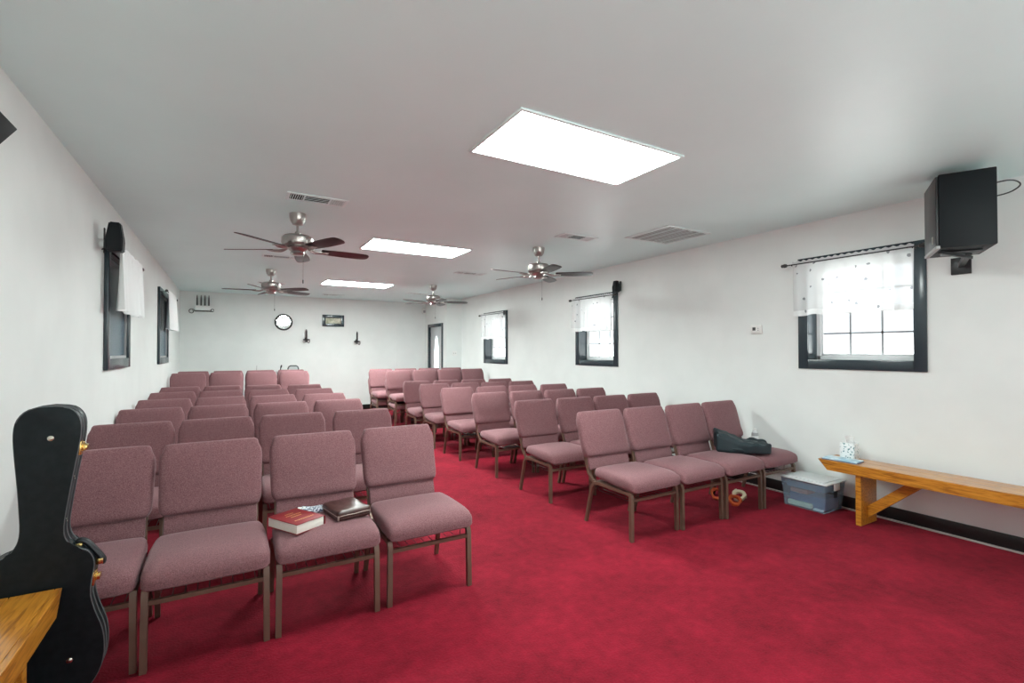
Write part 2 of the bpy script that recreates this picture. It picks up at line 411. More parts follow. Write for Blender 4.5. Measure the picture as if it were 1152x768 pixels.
# ---- entrance door in the vestibule wall
e = empty('door_1', (0,0,0), kind='structure')
bm = NB(); f = .08
box(bm, JX-.02, JX+.10, DY0-.0, DY0+f, 0, DZ, .004); box(bm, JX-.02, JX+.10, DY1-f, DY1, 0, DZ, .004); box(bm, JX-.02, JX+.10, DY0+f, DY1-f, DZ-f, DZ, .004)
obj('door_frame', bm, M['darkpaint'], e)
bm = NB(); box(bm, JX+.03, JX+.07, DY0+f, DY1-f, .01, DZ-f, .004)
for (a,b) in ((.12,.35),): box(bm, JX+.024, JX+.03, DY0+f+.1, DY1-f-.1, a, b, .003)
dr = obj('door_leaf', bm, M['doorwhite'], e)
bm = NB(); cy = (DY0+DY1)/2; pts = [(cy+.15*math.cos(a*PI/16), 1.15+.66*math.sin(a*PI/16)) for a in range(32)]
prism(bm, pts, lambda a,b:(JX+.026,a,b), lambda a,b:(JX+.032,a,b)); obj('oval_glass', bm, M['ovalglass'], dr)
bm = NB(); pts = [(cy+.175*math.cos(a*PI/16), 1.15+.69*math.sin(a*PI/16)) for a in range(32)]
tube(bm, [(JX+.028,a,b) for a,b in pts+pts[:1]], .008, 6, caps=False); obj('oval_moulding', bm, M['doorwhite'], dr)
bm = NB(); lathe(bm, [(.012,0),(.012,-.03),(.028,-.045),(.03,-.06),(.018,-.072)], (JX+.03, DY0+f+.07, .95), 16, 'x'); obj('door_knob', bm, M['nickel'], dr)
bm = NB()
for z in (.3,1.05,1.85): box(bm, JX+.015, JX+.03, DY1-f-.02, DY1-f+.01, z-.05, z+.05)
obj('hinge', bm, M['iron'], dr)

# ------------------------------------------------------------------ ceiling lights (recessed troffers)
for li, (x, y, lab) in enumerate(((1.90,2.415,'large bright flat ceiling light panel nearest, above the empty red carpet'),
                  (1.98,5.69,'bright flat ceiling light panel between the two nearer ceiling fans'),
                  (1.82,-.87,'unseen flat light panel added over the platform end to brighten the room'),  # extra panel out of view, added for brightness
                  (2.09,9.30,'smallest, farthest bright ceiling light panel, near the back wall'))):
    e = empty('ceiling_light', (x,y,H), 0, lab, 'ceiling light', 'flat panel lights in the ceiling')
    bm = NB(); a, b = .615, .315
    for q in ((-a,-a+.02,-b,b),(a-.02,a,-b,b),(-a+.02,a-.02,-b,-b+.02),(-a+.02,a-.02,b-.02,b)): box(bm, q[0],q[1],q[2],q[3], -.012, 0, .003)
    obj('light_frame', bm, M['ventwhite'], e)
    bm = NB(); box(bm, -a+.018, a-.018, -b+.018, b-.018, -.006, 0); obj('diffuser', bm, LF[li], e, sm=False)

# ------------------------------------------------------------------ ceiling vents
def vent(x0, x1, y0, y1, lab, grp='small white ceiling air vents'):
    cx, cy = (x0+x1)/2, (y0+y1)/2; a, b = (x1-x0)/2, (y1-y0)/2
    e = empty('ceiling_vent', (cx,cy,H), 0, lab, 'ceiling vent', grp)
    bm = NB(); f = .028
    for q in ((-a,-a+f,-b,b),(a-f,a,-b,b),(-a+f,a-f,-b,-b+f),(-a+f,a-f,b-f,b)): box(bm, q[0],q[1],q[2],q[3], -.008, 0, .003)
    L = 2*(a-f)
    for k in (-1,1): box(bm, k*L*.24-.006, k*L*.24+.006, -b+f, b-f, -.008, 0)
    obj('vent_frame', bm, M['ventwhite'], e)
    bm = NB(); box(bm, -a+f*.8, a-f*.8, -b+f*.8, b-f*.8, -.003, 0); obj('vent_backing', bm, M['ventdark'], e, sm=False)
    bm = NB()
    for k in range(4):
        yy = -b+f+(2*(b-f))*(k+.5)/4
        box(bm, -L*.23, L*.23, yy-.0012, yy+.0012, -.006, -.001)
    for sgn in (-1,1):
        for k in range(6):
            xx = sgn*(L*.26+(L*.24)*(k+.5)/6)
            Mx = Matrix.Translation((xx,0,-.004)) @ Matrix.Rotation(sgn*.7, 4, 'Y')
            box(bm, -.001-.0045*(sgn>0), .001+.0045*(sgn>0), -b+f, b-f, -.0035, .0035, M=Mx)
    obj('louvre', bm, M['ventwhite'], e, sm=False)
    return e
vent(.39,.86,4.15,4.36,'white ceiling vent just in front of the nearest ceiling fan')
vent(.37,.84,7.0,7.2,'dark slotted ceiling vent seen behind the blades of the nearest fan')
vent(.45,.92,9.85,10.06,'white ceiling vent above the farther left ceiling fan')
vent(3.07,3.53,4.12,4.32,'small ceiling vent in front of the right-hand near fan')
vent(3.12,3.62,6.98,7.18,'small ceiling vent left of the right-hand near fan')
vent(3.32,3.80,10.08,10.28,'small ceiling vent left of the far right ceiling fan')
vent(1.80,2.26,11.30,11.5,'faint ceiling vent next to the back wall behind the last light panel')
e = empty('return_grille', (4.10,3.66,H), 0, 'wide square louvred air grille in the ceiling by the right wall', 'ceiling grille')
bm = NB(); a, b, f = .33, .31, .035
for q in ((-a,-a+f,-b,b),(a-f,a,-b,b),(-a+f,a-f,-b,-b+f),(-a+f,a-f,b-f,b)): box(bm, q[0],q[1],q[2],q[3], -.008, 0, .003)
obj('grille_frame', bm, M['ventwhite'], e)
bm = NB(); box(bm, -a+f*.8, a-f*.8, -b+f*.8, b-f*.8, -.002, 0); obj('grille_backing', bm, M['grey'], e, sm=False)
bm = NB()
for k in range(14):
    xx = -a+f+(2*(a-f))*(k+.5)/14
    box(bm, -.001, .001, -b+f, b-f, -.006, .006, M=Matrix.Translation((xx,0,-.005)) @ Matrix.Rotation(.6,4,'Y'))
for k in range(6):
    xx = -a+f+(2*(a-f))*k/5; box(bm, xx-.008, xx+.008, -b+f, b-f, -.010, -.006)
obj('louvre', bm, M['ventwhite'], e, sm=False)

# ------------------------------------------------------------------ ceiling fans
def make_fan():
    e = empty('ceiling_fan', (0,0,H), 0, 'x', 'ceiling fan', 'four brushed nickel ceiling fans')
    bm = NB(); lathe(bm, [(.02,-.105),(.045,-.098),(.062,-.07),(.070,-.035),(.072,0)], seg=24); obj('canopy', bm, M['nickel'], e)
    bm = NB(); lathe(bm, [(.011,-.185),(.011,-.10)], seg=12); lathe(bm, [(.024,-.195),(.024,-.17),(.014,-.16)], seg=16); obj('downrod', bm, M['nickel'], e)
    bm = NB(); lathe(bm, [(.02,-.19),(.06,-.192),(.115,-.205),(.135,-.225),(.137,-.27),(.128,-.29),(.10,-.302),(.03,-.305)], seg=32); obj('motor_housing', bm, M['nickel'], e)
    bm = NB(); lathe(bm, [(.085,-.303),(.09,-.318),(.07,-.335),(.058,-.345),(.062,-.365),(.05,-.378),(.02,-.384)], seg=28); obj('switch_housing', bm, M['nickel'], e)
    bm = NB(); tube(bm, [(.04,-.03,-.37),(.042,-.03,-.40),(.042,-.03,-.60)], .0012, 5); lathe(bm, [(.002,-.64),(.006,-.63),(.006,-.61),(.002,-.60)], (.042,-.03,0), 8); obj('pull_chain', bm, M['iron'], e)
    for k in range(5):
        R = Matrix.Rotation(k*2*PI/5, 4, 'Z')
        bm = NB()
        pts = []
        r0, r1 = .205, .66
        for t in range(9):
            u = t/8; pts.append((r0+(r1-.045-r0)*u, .052+.014*math.sin(u*PI*.75)))
        pts += [(r1-.02, .052), (r1-.004, .03), (r1, 0)]
        low = [(a,-b) for a,b in pts[::-1][1:]]
        full = pts+low
        prism(bm, full, lambda a,b:(a,b,-.003), lambda a,b:(a,b,.003), .0015)
        T = R @ Matrix.Translation((0,0,-.325)) @ Matrix.Rotation(math.radians(-12),4,'X')
        for v in bm.verts: v.co = T @ v.co
        bl = obj('blade', bm, M['blade'], e)
        bm = NB()
        for s in (-1,1):
            tube(bm, bez([(.09,s*.012,-.312),(.15,s*.030,-.335),(.20,s*.036,-.336),(.25,s*.016,-.334)],5), [.007]*16, 6)
        box(bm, .19,.27,-.032,.032,-.337,-.331,.002)
        tube(bm, [(.10,0,-.314),(.16,0,-.334),(.22,0,-.335)], .008, 6)
        for v in bm.verts: v.co = R @ v.co
        obj('blade_arm', bm, M['nickel'], bl)
    return e
FANS = [((.54,4.80,H), 6, 'nearest ceiling fan, over the left block of chairs'),
        ((.56,8.30,H), 27, 'farther of the two ceiling fans over the left block of chairs'),
        ((3.25,4.90,H), 39, 'nearer ceiling fan over the right block of chairs, blades looking blue-grey'),
        ((3.38,8.75,H), 51, 'farthest ceiling fan, in front of the back entrance door')]
fan = make_fan()
for i, (loc, th, lab) in enumerate(FANS):
    if i == 0: fan.location = loc; fan.rotation_euler.z = math.radians(th); fan['label'] = lab
    else: dup(fan, loc, math.radians(th), lab)

# ------------------------------------------------------------------ chairs
def make_chair():
    e = empty('stacking_chair', (0,0,0), 0, 'x', 'chair')
    # seat cushion
    bm = NB()
    def fs(p):
        hx, hy = .260, .245
        x, y, z = p; u = y/hy                      # -1 front
        top = max(0, z/.055)
        crown = .018*(1-(x/hx)**2)*(1-abs(u)**3)*top
        drop = -.026*max(0,(-u-.45)/.55)**2
        x *= 1 - .05*max(0,u)**2
        bot = .022*max(0,u+.2) if z < 0 else 0
        return Vector((x, y+.195, z*.96+.412+crown+drop*(1 if z>-.02 else .35)+bot))
    pillow(bm, .262, .247, .055, .042, 9, fs)
    obj('seat', bm, M['fabric'], e)
    # upper back cushion
    lean = math.radians(17)
    BT = Matrix.Translation((0, .549, .517)) @ Matrix.Rotation(-lean, 4, 'X')
    bm = NB()
    def fb(p):
        x, y, z = p; hz = .195; u = (z+hz)/(2*hz)   # 0 bottom 1 top
        if u > .80: x *= 1 - .085*min(1,(u-.80)/.12)
        if u < .12: x *= 1 - .05*(1-u/.12)
        x *= 1 - .045*(1-u)
        bul = -.026*(1-(x/.26)**2)*math.sin(PI*min(1,max(0,u)))*(1 if y < 0 else 0)
        roll = -.016*max(0,1-u*4) if y < 0 else 0
        yb = y + bul + roll
        return BT @ Vector((x, yb, z+hz))
    pillow(bm, .262, .036, .195, .03, 11, fb)
    obj('backrest', bm, M['fabric'], e)
    # lower back panel
    bm = NB()
    PT = Matrix.Translation((0, .510, .42)) @ Matrix.Rotation(-lean, 4, 'X')
    pillow(bm, .226, .016, .085, .012, 5, lambda p: PT @ Vector((p.x, p.y, p.z+.085)))
    obj('lower_back_panel', bm, M['fabric'], e)
    # frame
    bm = NB()
    for s in (-1,1):
        x = s*.222
        tube(bm, [(x,.40,.335),(x,.475,.345),(x,.530,.40),(x,.592,.58),(x,.675,.85)], .011, sq=True)
    tube(bm, [(-.222,.578,.54),(.222,.578,.54)], .009, sq=True)
    obj('back_frame', bm, M['frame'], e)
    bm = NB()
    for s in (-1,1):
        tube(bm, [(s*.243,.0,.345),(s*.243,.40,.345)], .011, sq=True)
    box(bm, -.235,.235,.02,.42,.352,.358)
    obj('seat_frame', bm, M['frame'], e)
    for s in (-1,1):
        bm = NB(); tube(bm, [(s*.245,.035,.352),(s*.245,.010,.345),(s*.245,.0,.32),(s*.248,-.005,0)], .0135, sq=True)
        obj('leg', bm, M['frame'], e)
    for s in (-1,1):
        bm = NB(); tube(bm, [(s*.245,.38,.345),(s*.245,.43,.335),(s*.245,.455,.30),(s*.248,.53,0)], .0125, sq=True)
        obj('leg', bm, M['frame'], e)
    bm = NB(); tube(bm, [(-.24,0,.30),(.24,0,.30)], .010, sq=True); obj('stretcher', bm, M['frame'], e)
    bm = NB()
    for k in range(9):
        x = -.20+.05*k; tube(bm, [(x,.06,.285),(x,.09,.272),(x,.42,.272),(x,.44,.30)], .0025, 4)
    tube(bm, [(-.225,.06,.285),(.225,.06,.285)], .004, 5); tube(bm, [(-.225,.44,.30),(.225,.44,.30)], .004, 5)
    for s in (-1,1):
        for y in (.08,.42): tube(bm, [(s*.225,y,.285),(s*.235,y,.345)], .003, 4)
    obj('book_rack', bm, M['wire'], e)
    return e
chair0 = make_chair(); used = False
def place_chair(x, y, rz=0, lab='', group='', z=0, skip=()):
    global used
    if not used:
        used = True; c = chair0; c.location = (x,y,z); c.rotation_euler.z = rz; c['label'] = lab; c['group'] = group; return c
    return dup(chair0, (x,y,z), rz, lab, group, skip)
ORD = ['front','second','third','fourth','fifth','sixth']
LX = [-.607,-.072,.475,1.045]
LY = [(2.76,2.73,2.725,2.73),(3.86,3.86,3.85,3.83),(4.92,4.93,4.91,4.90),(5.88,5.88,5.83,5.77),(6.92,6.88,6.78,6.66),(7.98,7.96,7.82,7.62)]
LPOS = ['against the left wall','second from the left wall','third from the left wall','at the aisle end']
SPEC = {(0,0):'maroon chair in the front left row, partly hidden behind the black guitar case',
        (0,1):'maroon chair in the front left row right of the guitar case, empty seat',
        (0,2):'maroon chair in the front left row holding the red book and leather case',
        (0,3):'maroon chair at the aisle end of the front left row, empty seat, wire rack showing'}
jr = random.Random(3)
for r in range(6):
    for c in range(4):
        lab = SPEC.get((r,c), 'maroon chair, %s row of left block, %s' % (ORD[r], LPOS[c]))
        x = LX[c] + jr.uniform(-.002,.002)
        ch = place_chair(x, LY[r][c], jr.uniform(-.012,.012), lab, 'maroon chairs of the left block')
        if r == 0: ch.scale.z = 1.02
RX = [2.885,3.420,3.955,4.495]
RYs = [(2.715,2.695,2.68,2.68),(3.79,3.78,3.77,3.77),(4.85,4.82,4.80,4.78),(5.84,5.80,5.76,5.72),(6.75,6.72,6.69,6.66),(7.58,7.54,7.5,7.46)]
RPOS = ['at the aisle end','second from the aisle','second from the right wall','against the right wall']
SPECR = {(0,0):'maroon chair at the aisle end of the front right row, legs fully showing',
         (0,1):'maroon chair second from the aisle in the front right row, empty seat',
         (0,2):'maroon chair in the front right row, just left of the chair with the jacket',
         (0,3):'maroon chair in the front right row with a dark jacket on its seat'}
for r in range(6):
    for c in range(4):
        lab = SPECR.get((r,c), 'maroon chair, %s row of right block, %s' % (ORD[r], RPOS[c]))
        x = RX[c] - (.01 if r > 3 else 0) + (jr.uniform(-.006,.006) if r else 0)
        place_chair(x, RYs[r][c], jr.uniform(-.012,.012), lab, 'maroon chairs of the right block')
# stacks of two along the back
DZ2, DY2 = .150, -.045
def stack(x, y, where, grp):
    for k in range(2):
        lab = '%s chair of stacked pair, %s' % (('lower','upper')[k], where)
        place_chair(x, y+DY2*k, 0, lab, grp, z=DZ2*k)
for c, x in enumerate((-.585,-.03,.52,1.07)):
    stack(x, 9.30, 'back left front rank, '+LPOS[c].replace('at the aisle end','nearest the aisle'), 'stacked chairs at the back left')
    stack(x+.03, 10.10, 'back left rearmost rank, '+LPOS[c].replace('at the aisle end','nearest the aisle'), 'stacked chairs at the back left')
for c, x in enumerate((2.885,3.42,3.95,4.48)):
    stack(x, 8.72, 'back right front rank, '+RPOS[c].replace('at the aisle end','nearest the aisle'), 'stacked chairs at the back right')
    stack(x-.12, 9.55, 'back right rearmost rank, '+RPOS[c].replace('at the aisle end','nearest the aisle'), 'stacked chairs at the back right')

# ------------------------------------------------------------------ benches
def make_bench(L=2.55, D=.32):
    """long axis y: 0 (visible tip) to -L, front face at x=0, back at x=D, top at .5"""
    e = empty('wooden_bench', (0,0,0), 0, 'x', 'bench', 'long honey-coloured wooden benches')
    bm = NB()
    prism(bm, [(0,.5),(-L,.5),(-L+.025,.475),(-.025,.475)], lambda a,b:(.024,a,b), lambda a,b:(.16,a,b), .002)
    prism(bm, [(0,.5),(-L,.5),(-L+.025,.475),(-.025,.475)], lambda a,b:(.163,a,b), lambda a,b:(D,a,b), .002)
    obj('seat_board', bm, M['wood'], e, sm=False)
    bm = NB(); prism(bm, [(0,.5),(-L,.5),(-L+.075,.415),(-.075,.415)], lambda a,b:(0,a,b), lambda a,b:(.023,a,b), .002)
    obj('apron', bm, M['wood'], e, sm=False)
    for y in (-.30, -L+.26):
        bm = NB(); box(bm, .03, D-.02, y-.02, y+.02, 0, .475, .002); obj('leg', bm, M['wood'], e, sm=False)
    for y, s in ((-.32,-1), (-L+.28,1)):
        bm = NB()
        prism(bm, [(y,.05),(y,.15),(y+s*.36,.475),(y+s*.47,.475)], lambda a,b:(.13,a,b), lambda a,b:(.17,a,b), .002)
        obj('brace', bm, M['wood'], e, sm=False)
    return e
bench = make_bench()
bench.location = (4.47, 2.315, 0)
bench['label'] = 'long honey-brown wooden bench along the right wall with diagonal brace showing'
b2 = dup(bench, (-.565, 2.585, 0), 0, 'honey-brown wooden bench end in the lower left corner, before the guitar case')
b2.scale.x = -1; b2.scale.y = 1
b2.scale = (-.95, 1, 1)

# ------------------------------------------------------------------ guitar case
e = empty('guitar_case', (-.66, 2.605, 0), 0, 'black hard guitar case standing upright between the bench end and the first chair', 'guitar case')
right = [(.0,.0),(.09,.005),(.155,.05),(.200,.12),(.214,.20),(.205,.29),(.178,.37),(.160,.44),(.160,.50),(.166,.56),(.158,.60),(.135,.63),(.095,.65),(.070,.69),(.064,.74),(.070,.82),(.080,.92),(.094,1.04),(.100,1.12),(.092,1.175),(.060,1.212),(0,1.222)]
def caseoutline(k=1.0, sh=0):
    P = [Vector((a,b,0)) for a,b in right]; P = bez(P, 3)
    out = [(p.x*k+ .045*(p.y/1.22)+sh, (p.y-.61)*(1-(1-k)*.35)+.61) for p in P]
    left = [(-(p.x*k)+ .045*(p.y/1.22)+sh, (p.y-.61)*(1-(1-k)*.35)+.61) for p in P[::-1][1:-1]]
    return out+left
o1 = caseoutline()
bm = NB(); prism(bm, o1, lambda a,b:(a,.0,b), lambda a,b:(a,.045,b), .006); obj('lid', bm, M['casevinyl'], e)
bm = NB(); prism(bm, o1, lambda a,b:(a,.048,b), lambda a,b:(a,.095,b), .006); obj('case_body', bm, M['casevinyl'], e)
for yy in (.003, .0465, .092):
    bm = NB(); tube(bm, [(a*1.002,yy,b) for a,b in o1+o1[:1]], .0028, 5, caps=False); obj('piping', bm, M['caseedge'], e)
def edge_x(z):
    for i in range(len(o1)-1):
        a, b = o1[i], o1[i+1]
        if a[1] <= z <= b[1] and a[0] > .02: return a[0]+(b[0]-a[0])*(z-a[1])/max(1e-6,b[1]-a[1])
    return .1
for z in (1.045, .50):
    x = edge_x(z); bm = NB()
    box(bm, x-.002, x+.008, .010, .044, z-.028, z+.028, .002); box(bm, x-.001, x+.008, .05, .082, z-.020, z+.020, .002)
    tube(bm, [(x+.008,.028,z-.012),(x+.014,.045,z-.014),(x+.009,.064,z-.010)], .0025, 6); tube(bm, [(x+.008,.028,z+.012),(x+.014,.045,z+.014),(x+.009,.064,z+.010)], .0025, 6)
    box(bm, x+.006, x+.024, .024, .062, z-.010, z+.010, .002)
    obj('latch', bm, M['gold'], e)
bm = NB(); hp = [(.125,.655),(.138,.668),(.158,.655),(.192,.605),(.208,.575),(.202,.560)]
tube(bm, bez([(a,.045,b-.01) for a,b in hp],4), [.007]+[.013]*19+[.007], 8); hd = obj('handle', bm, M['blackplastic'], e)
bm = NB()
for (a,b) in ((.132,.637),(.200,.562)): box(bm, a-.012,a+.012,.030,.060,b-.012,b+.012,.003)
obj('handle_bracket', bm, M['gold'], hd)
for (x,z) in ((.050,1.095),(.115,.195),(-.115,.195)):
    bm = NB(); lathe(bm, [(.010,0),(.0105,-.003),(.007,-.006),(.002,-.007)], (x,0,z), 16, 'y'); obj('stud', bm, M['stud'], e)
for z in (.93,.76):
    x = edge_x(z); bm = NB()
    for k in (0,.012): lathe(bm, [(.003,0),(.003,.002)], (x,.03+k,z-k), 8, 'x')
    obj('rivet', bm, M['stud'], e)

# ------------------------------------------------------------------ things on the front left chairs
SZ = .468
def local_box(name, e, m, x0,x1,y0,y1,z0,z1,bev=.002): 
    bm = NB(); box(bm,x0,x1,y0,y1,z0,z1,bev); return obj(name,bm,m,e)
# red hymnal: near corner (.322,2.83), left corner (.22,3.06), right corner (.475,2.915)
e = empty('red_book', (.313,2.745,.486), math.radians(30), 'thick red hardcover book with gilt lettering lying on the front chair', 'book')
W_, D_ = .175, .245
local_box('page_block', e, M['page'], .004,W_-.004,.004,D_-.002,.003,.050,.001)
bm = NB(); box(bm,0,W_,0,D_,0,.003,.001); box(bm,0,W_,0,D_,.050,.0535,.001)
cvr = obj('cover', bm, M['redcover'], e)
def text(name, s, size, loc, rot, m, parent, ext=.0006, align='CENTER'):
    cu = bpy.data.curves.new(name, 'FONT'); cu.body = s; cu.size = size; cu.extrude = ext; cu.align_x = align; cu.align_y = 'CENTER'
    t = bpy.data.objects.new(name+'_tmp', cu); COL.objects.link(t)
    dg = bpy.context.evaluated_depsgraph_get(); me = bpy.data.meshes.new_from_object(t.evaluated_get(dg))
    bpy.data.objects.remove(t); me.materials.clear(); me.materials.append(m)
    o = bpy.data.objects.new(name, me); COL.objects.link(o); o.parent = parent; o.location = loc; o.rotation_euler = rot; return o
bm = NB()
for (yy, ww) in ((.185,.05),(.155,.08),(.125,.06),(.06,.11)):
    k = -ww/2
    while k < ww/2:
        l = .006+.004*random.random(); box(bm, W_/2+k, W_/2+k+l, yy-.005, yy+.005, .0535, .0539); k += l+.003
obj('gilt_lettering', bm, M['gilt'], cvr, sm=False)
bm = NB(); prism(bm, [(.0,.0),(.0,.0535),(-.004,.048),(-.006,.026),(-.004,.005)], lambda a,b:(W_-a*.9, .0, b) , lambda a,b:(W_-a*.9, D_, b)); obj('spine', bm, M['redcover'], e)
# patterned glasses pouch behind
e = empty('patterned_pouch', (.455,3.095,.484), math.radians(-15), 'small blue and white patterned pouch between the red book and leather case', 'pouch')
M['pattern'] = mat('speckled_cloth', (.5,.5,.6), .7); noisy(M['pattern'], (.07,.09,.16), (.72,.76,.82), 90, 2, .42, .55)
bm = NB(); pillow(bm, .085,.04,.014,.012,6, lambda p: Vector((p.x,p.y,p.z+.014+.003*math.sin(p.x*60)))); obj('pouch_body', bm, M['pattern'], e)
bm = NB(); box(bm, -.10,-.055,-.02,.02,.012,.03,.002); obj('white_tag', bm, M['tissue'], e)
# leather bible case
e = empty('leather_case', (.532,2.822,.488), math.radians(11), 'zipped dark brown leather book case on the front chair beside the red book', 'book case')
bm = NB(); pillow(bm, .098,.125,.027,.014,8, lambda p: Vector((p.x+.098,p.y+.125,p.z+.027+.002*math.sin(p.x*70+p.y*40)))); lc = obj('case_cover', bm, M['leather'], e)
bm = NB(); tube(bm, bez([(.004,-.001,.03),(.05,-.0015,.032),(.10,-.0015,.030),(.15,-.0015,.033),(.19,-.001,.030)],4), .0022, 6)
tube(bm, [(-.001,.006,.030),(-.0015,.12,.030),(-.001,.24,.030)], .0022, 6); obj('zip', bm, M['zip'], e)
bm = NB(); box(bm, .008,.19,-.004,.0,.014,.018,.001); obj('strap', bm, M['leather'], e)
bm = NB(); box(bm, -.002,.006,-.006,.004,.010,.034,.001); obj('zip_pull', bm, M['zip'], e)

# ------------------------------------------------------------------ jacket and bottle on the last front right chair
def jacket():
    bm = NB()
    def fj(p):
        u = p.x/.24; v = p.y/.17
        w = 1 - .30*max(0,u)**1.5
        x, y = p.x, p.y*w
        ridge = abs(math.sin(3.1*v+1.3*u+.6))**.6
        fold = .022*ridge + .012*abs(math.sin(7*u-5*v)) + .018*mnoise.noise(Vector((x*11,y*11,1.0)))
        t = 1 if p.z > -.005 else 0
        z = (p.z+.034)*(.85-.25*u) + t*fold + t*.055*max(0,-u)
        x += .018*mnoise.noise(Vector((y*14, z*8, 3.1))); y += .022*mnoise.noise(Vector((x*12, z*8, 7.7)))
        return Vector((x, y, max(z, 0.0)))
    pillow(bm, .24, .17, .034, .026, 18, fj)
    return bm
e = empty('dark_jacket', (4.27,2.905,.486), math.radians(-48), 'dark teal jacket folded in a heap on the chair nearest the right wall', 'jacket')
obj('jacket_body', jacket(), M['jacket'], e); e.scale = (1,1.08,1.2)
bm = NB()
tube(bm, bez([(.23,-.04,.020),(.14,-.10,.030),(.02,-.145,.034),(-.10,-.150,.045),(-.19,-.12,.06)],5), [.012]+[.026]*19+[.018], 8)
for v in bm.verts: v.co.z = max(v.co.z*.8+.004*mnoise.noise(v.co*30), .001)
obj('sleeve', bm, M['jacket'], e)
bm = NB(); tube(bm, bez([(-.205,-.06,.085),(-.20,.02,.105),(-.19,.09,.09)],5), .020, 8); obj('collar', bm, M['jacket'], e)
e = empty('water_bottle', (4.655,3.02,.470), 0, 'small clear bottle with dark neck band behind the jacket by the wall', 'bottle')
bm = NB(); lathe(bm, [(.030,0),(.033,.01),(.032,.06),(.033,.11),(.028,.14),(.018,.158)], seg=20); obj('bottle_body', bm, M['bottle'], e)
bm = NB(); lathe(bm, [(.0325,.105),(.0340,.11),(.0330,.132),(.0290,.138)], seg=20, cap=False); obj('label_band', bm, M['grey'], e)
bm = NB(); lathe(bm, [(.014,.158),(.015,.162),(.015,.178),(.013,.18)], seg=16); obj('bottle_cap', bm, M['white'], e)

# ------------------------------------------------------------------ plastic rings on the carpet
def ring(name, loc, rz, tilt, m, lab, grp, R=.055, r=.035, h=.028):
    bm = NB(); n = 28
    def V(rad, a, z): return bm.verts.new((rad*math.cos(a), rad*math.sin(a), z))
    rs = []
    for k in range(n):
        a = 2*PI*k/n; o = .004*math.sin(a*3)
        rs.append([V(R+o,a,-h/2), V(R+o,a,h/2), V(r,a,h/2), V(r,a,-h/2)])
    for k in range(n):
        A, B = rs[k], rs[(k+1)%n]
        for j in range(4): bm.faces.new((A[j], B[j], B[(j+1)%4], A[(j+1)%4]))
    for s in range(3):
        a = s*2*PI/3; box(bm, R-.004, R+.006, -.012, .012, -h/2-.003, h/2+.003, .002, M=Matrix.Rotation(a,4,'Z'))
    o = obj(name, bm, m); o.location = loc; o.rotation_euler = (tilt, 0, rz)
    return tag(o, lab, 'plastic ring', grp)
ring('plastic_ring', (4.10,3.06,.058), -.935, .95, M['orange'], 'orange plastic ring on the carpet left of the chair legs', 'plastic rings under the chairs')
ring('plastic_ring', (4.10,2.865,.046), -.7, .62, M['orange'], 'orange plastic ring on the carpet just right of the paired chair legs', 'plastic rings under the chairs')
ring('plastic_ring', (4.255,2.93,.052), -1.0, .62, M['cream'], 'cream plastic ring tilted behind the orange ones on the carpet', 'plastic rings under the chairs', .06,.032,.03)

# ------------------------------------------------------------------ booklets in chair racks
def booklet(x,y,m,lab,w=.2,d=.15,rz=.1,z=.2755,t=.012):
    bm = NB(); box(bm,-w/2,w/2,-d/2,d/2,0,t,.002); o = obj('booklet', bm, m); o.location=(x,y,z); o.rotation_euler.z=rz
    return tag(o, lab, 'booklet', 'booklets in the racks under the chairs')
booklet(RX[0]+.03, 5.84+.16, M['paleblue'], 'blue booklet in the rack under an aisle chair, fourth right row', .34,.18)
booklet(RX[0]+.06, 4.85+.2, M['tublid'], 'pale booklet in the rack under an aisle chair, third right row')
e = empty('grey_bag', (4.50,2.90,.2755), 0, 'crumpled grey bag in the rack beneath the chair with the jacket', 'bag')
bm = NB(); pillow(bm, .17,.12,.022,.02,8, lambda p: Vector((p.x,p.y,max(0,p.z+.022+.008*mnoise.noise(p*25))))); obj('bag_body', bm, M['grey'], e)
bm = NB(); tube(bm, bez([(-.10,-.10,.03),(-.04,-.15,.04),(.04,-.15,.035),(.09,-.10,.03)],4), .006, 6); obj('bag_strap', bm, M['black'], e)

# ------------------------------------------------------------------ storage tub
e = empty('storage_tub', (4.685,2.475,0), 0, 'clear plastic storage tub with pale lid on the carpet by the right wall', 'storage tub')
hx, hy, hh = .165, .20, .255
def taper(k0,k1,z0,z1,off=0):
    P = [(-1,-1),(1,-1),(1,1),(-1,1)]
    return [(Vector((a*(hx*k0-off),b*(hy*k0-off),z0)), Vector((a*(hx*k1-off),b*(hy*k1-off),z1))) for a,b in P]
bm = NB()
def shell(bm, off, flip):
    c = taper(.88,1.0,.004+off,hh,off)
    lo = [bm.verts.new(a) for a,b in c]; hi = [bm.verts.new(b) for a,b in c]
    for i in range(4): bm.faces.new((lo[i],lo[(i+1)%4],hi[(i+1)%4],hi[i]))
    bm.faces.new(lo); return hi
hi1 = shell(bm, 0, 0); hi2 = shell(bm, .003, 1)
for i in range(4): bm.faces.new((hi1[i],hi1[(i+1)%4],hi2[(i+1)%4],hi2[i]))
obj('tub_body', bm, M['tub'], e, sm=False)
bm = NB(); box(bm,-hx-.008,hx+.008,-hy-.008,hy+.008,hh,hh+.014,.006,3); box(bm,-hx+.03,hx-.03,-hy+.03,hy-.03,hh+.014,hh+.022,.004)
obj('tub_lid', bm, M['tublid'], e)
for s in (-1,1):
    bm = NB(); box(bm,-.045,.045,s*(hy+.009)-.006,s*(hy+.009)+.006,hh-.055,hh+.014,.003); obj('tub_clip', bm, M['tublid'], e)
bm = NB(); box(bm, -.03,.03,-hy*.97-.006,-hy*.97-.003,.135,.19); obj('sticker', bm, M['blackplastic'], e, sm=False)
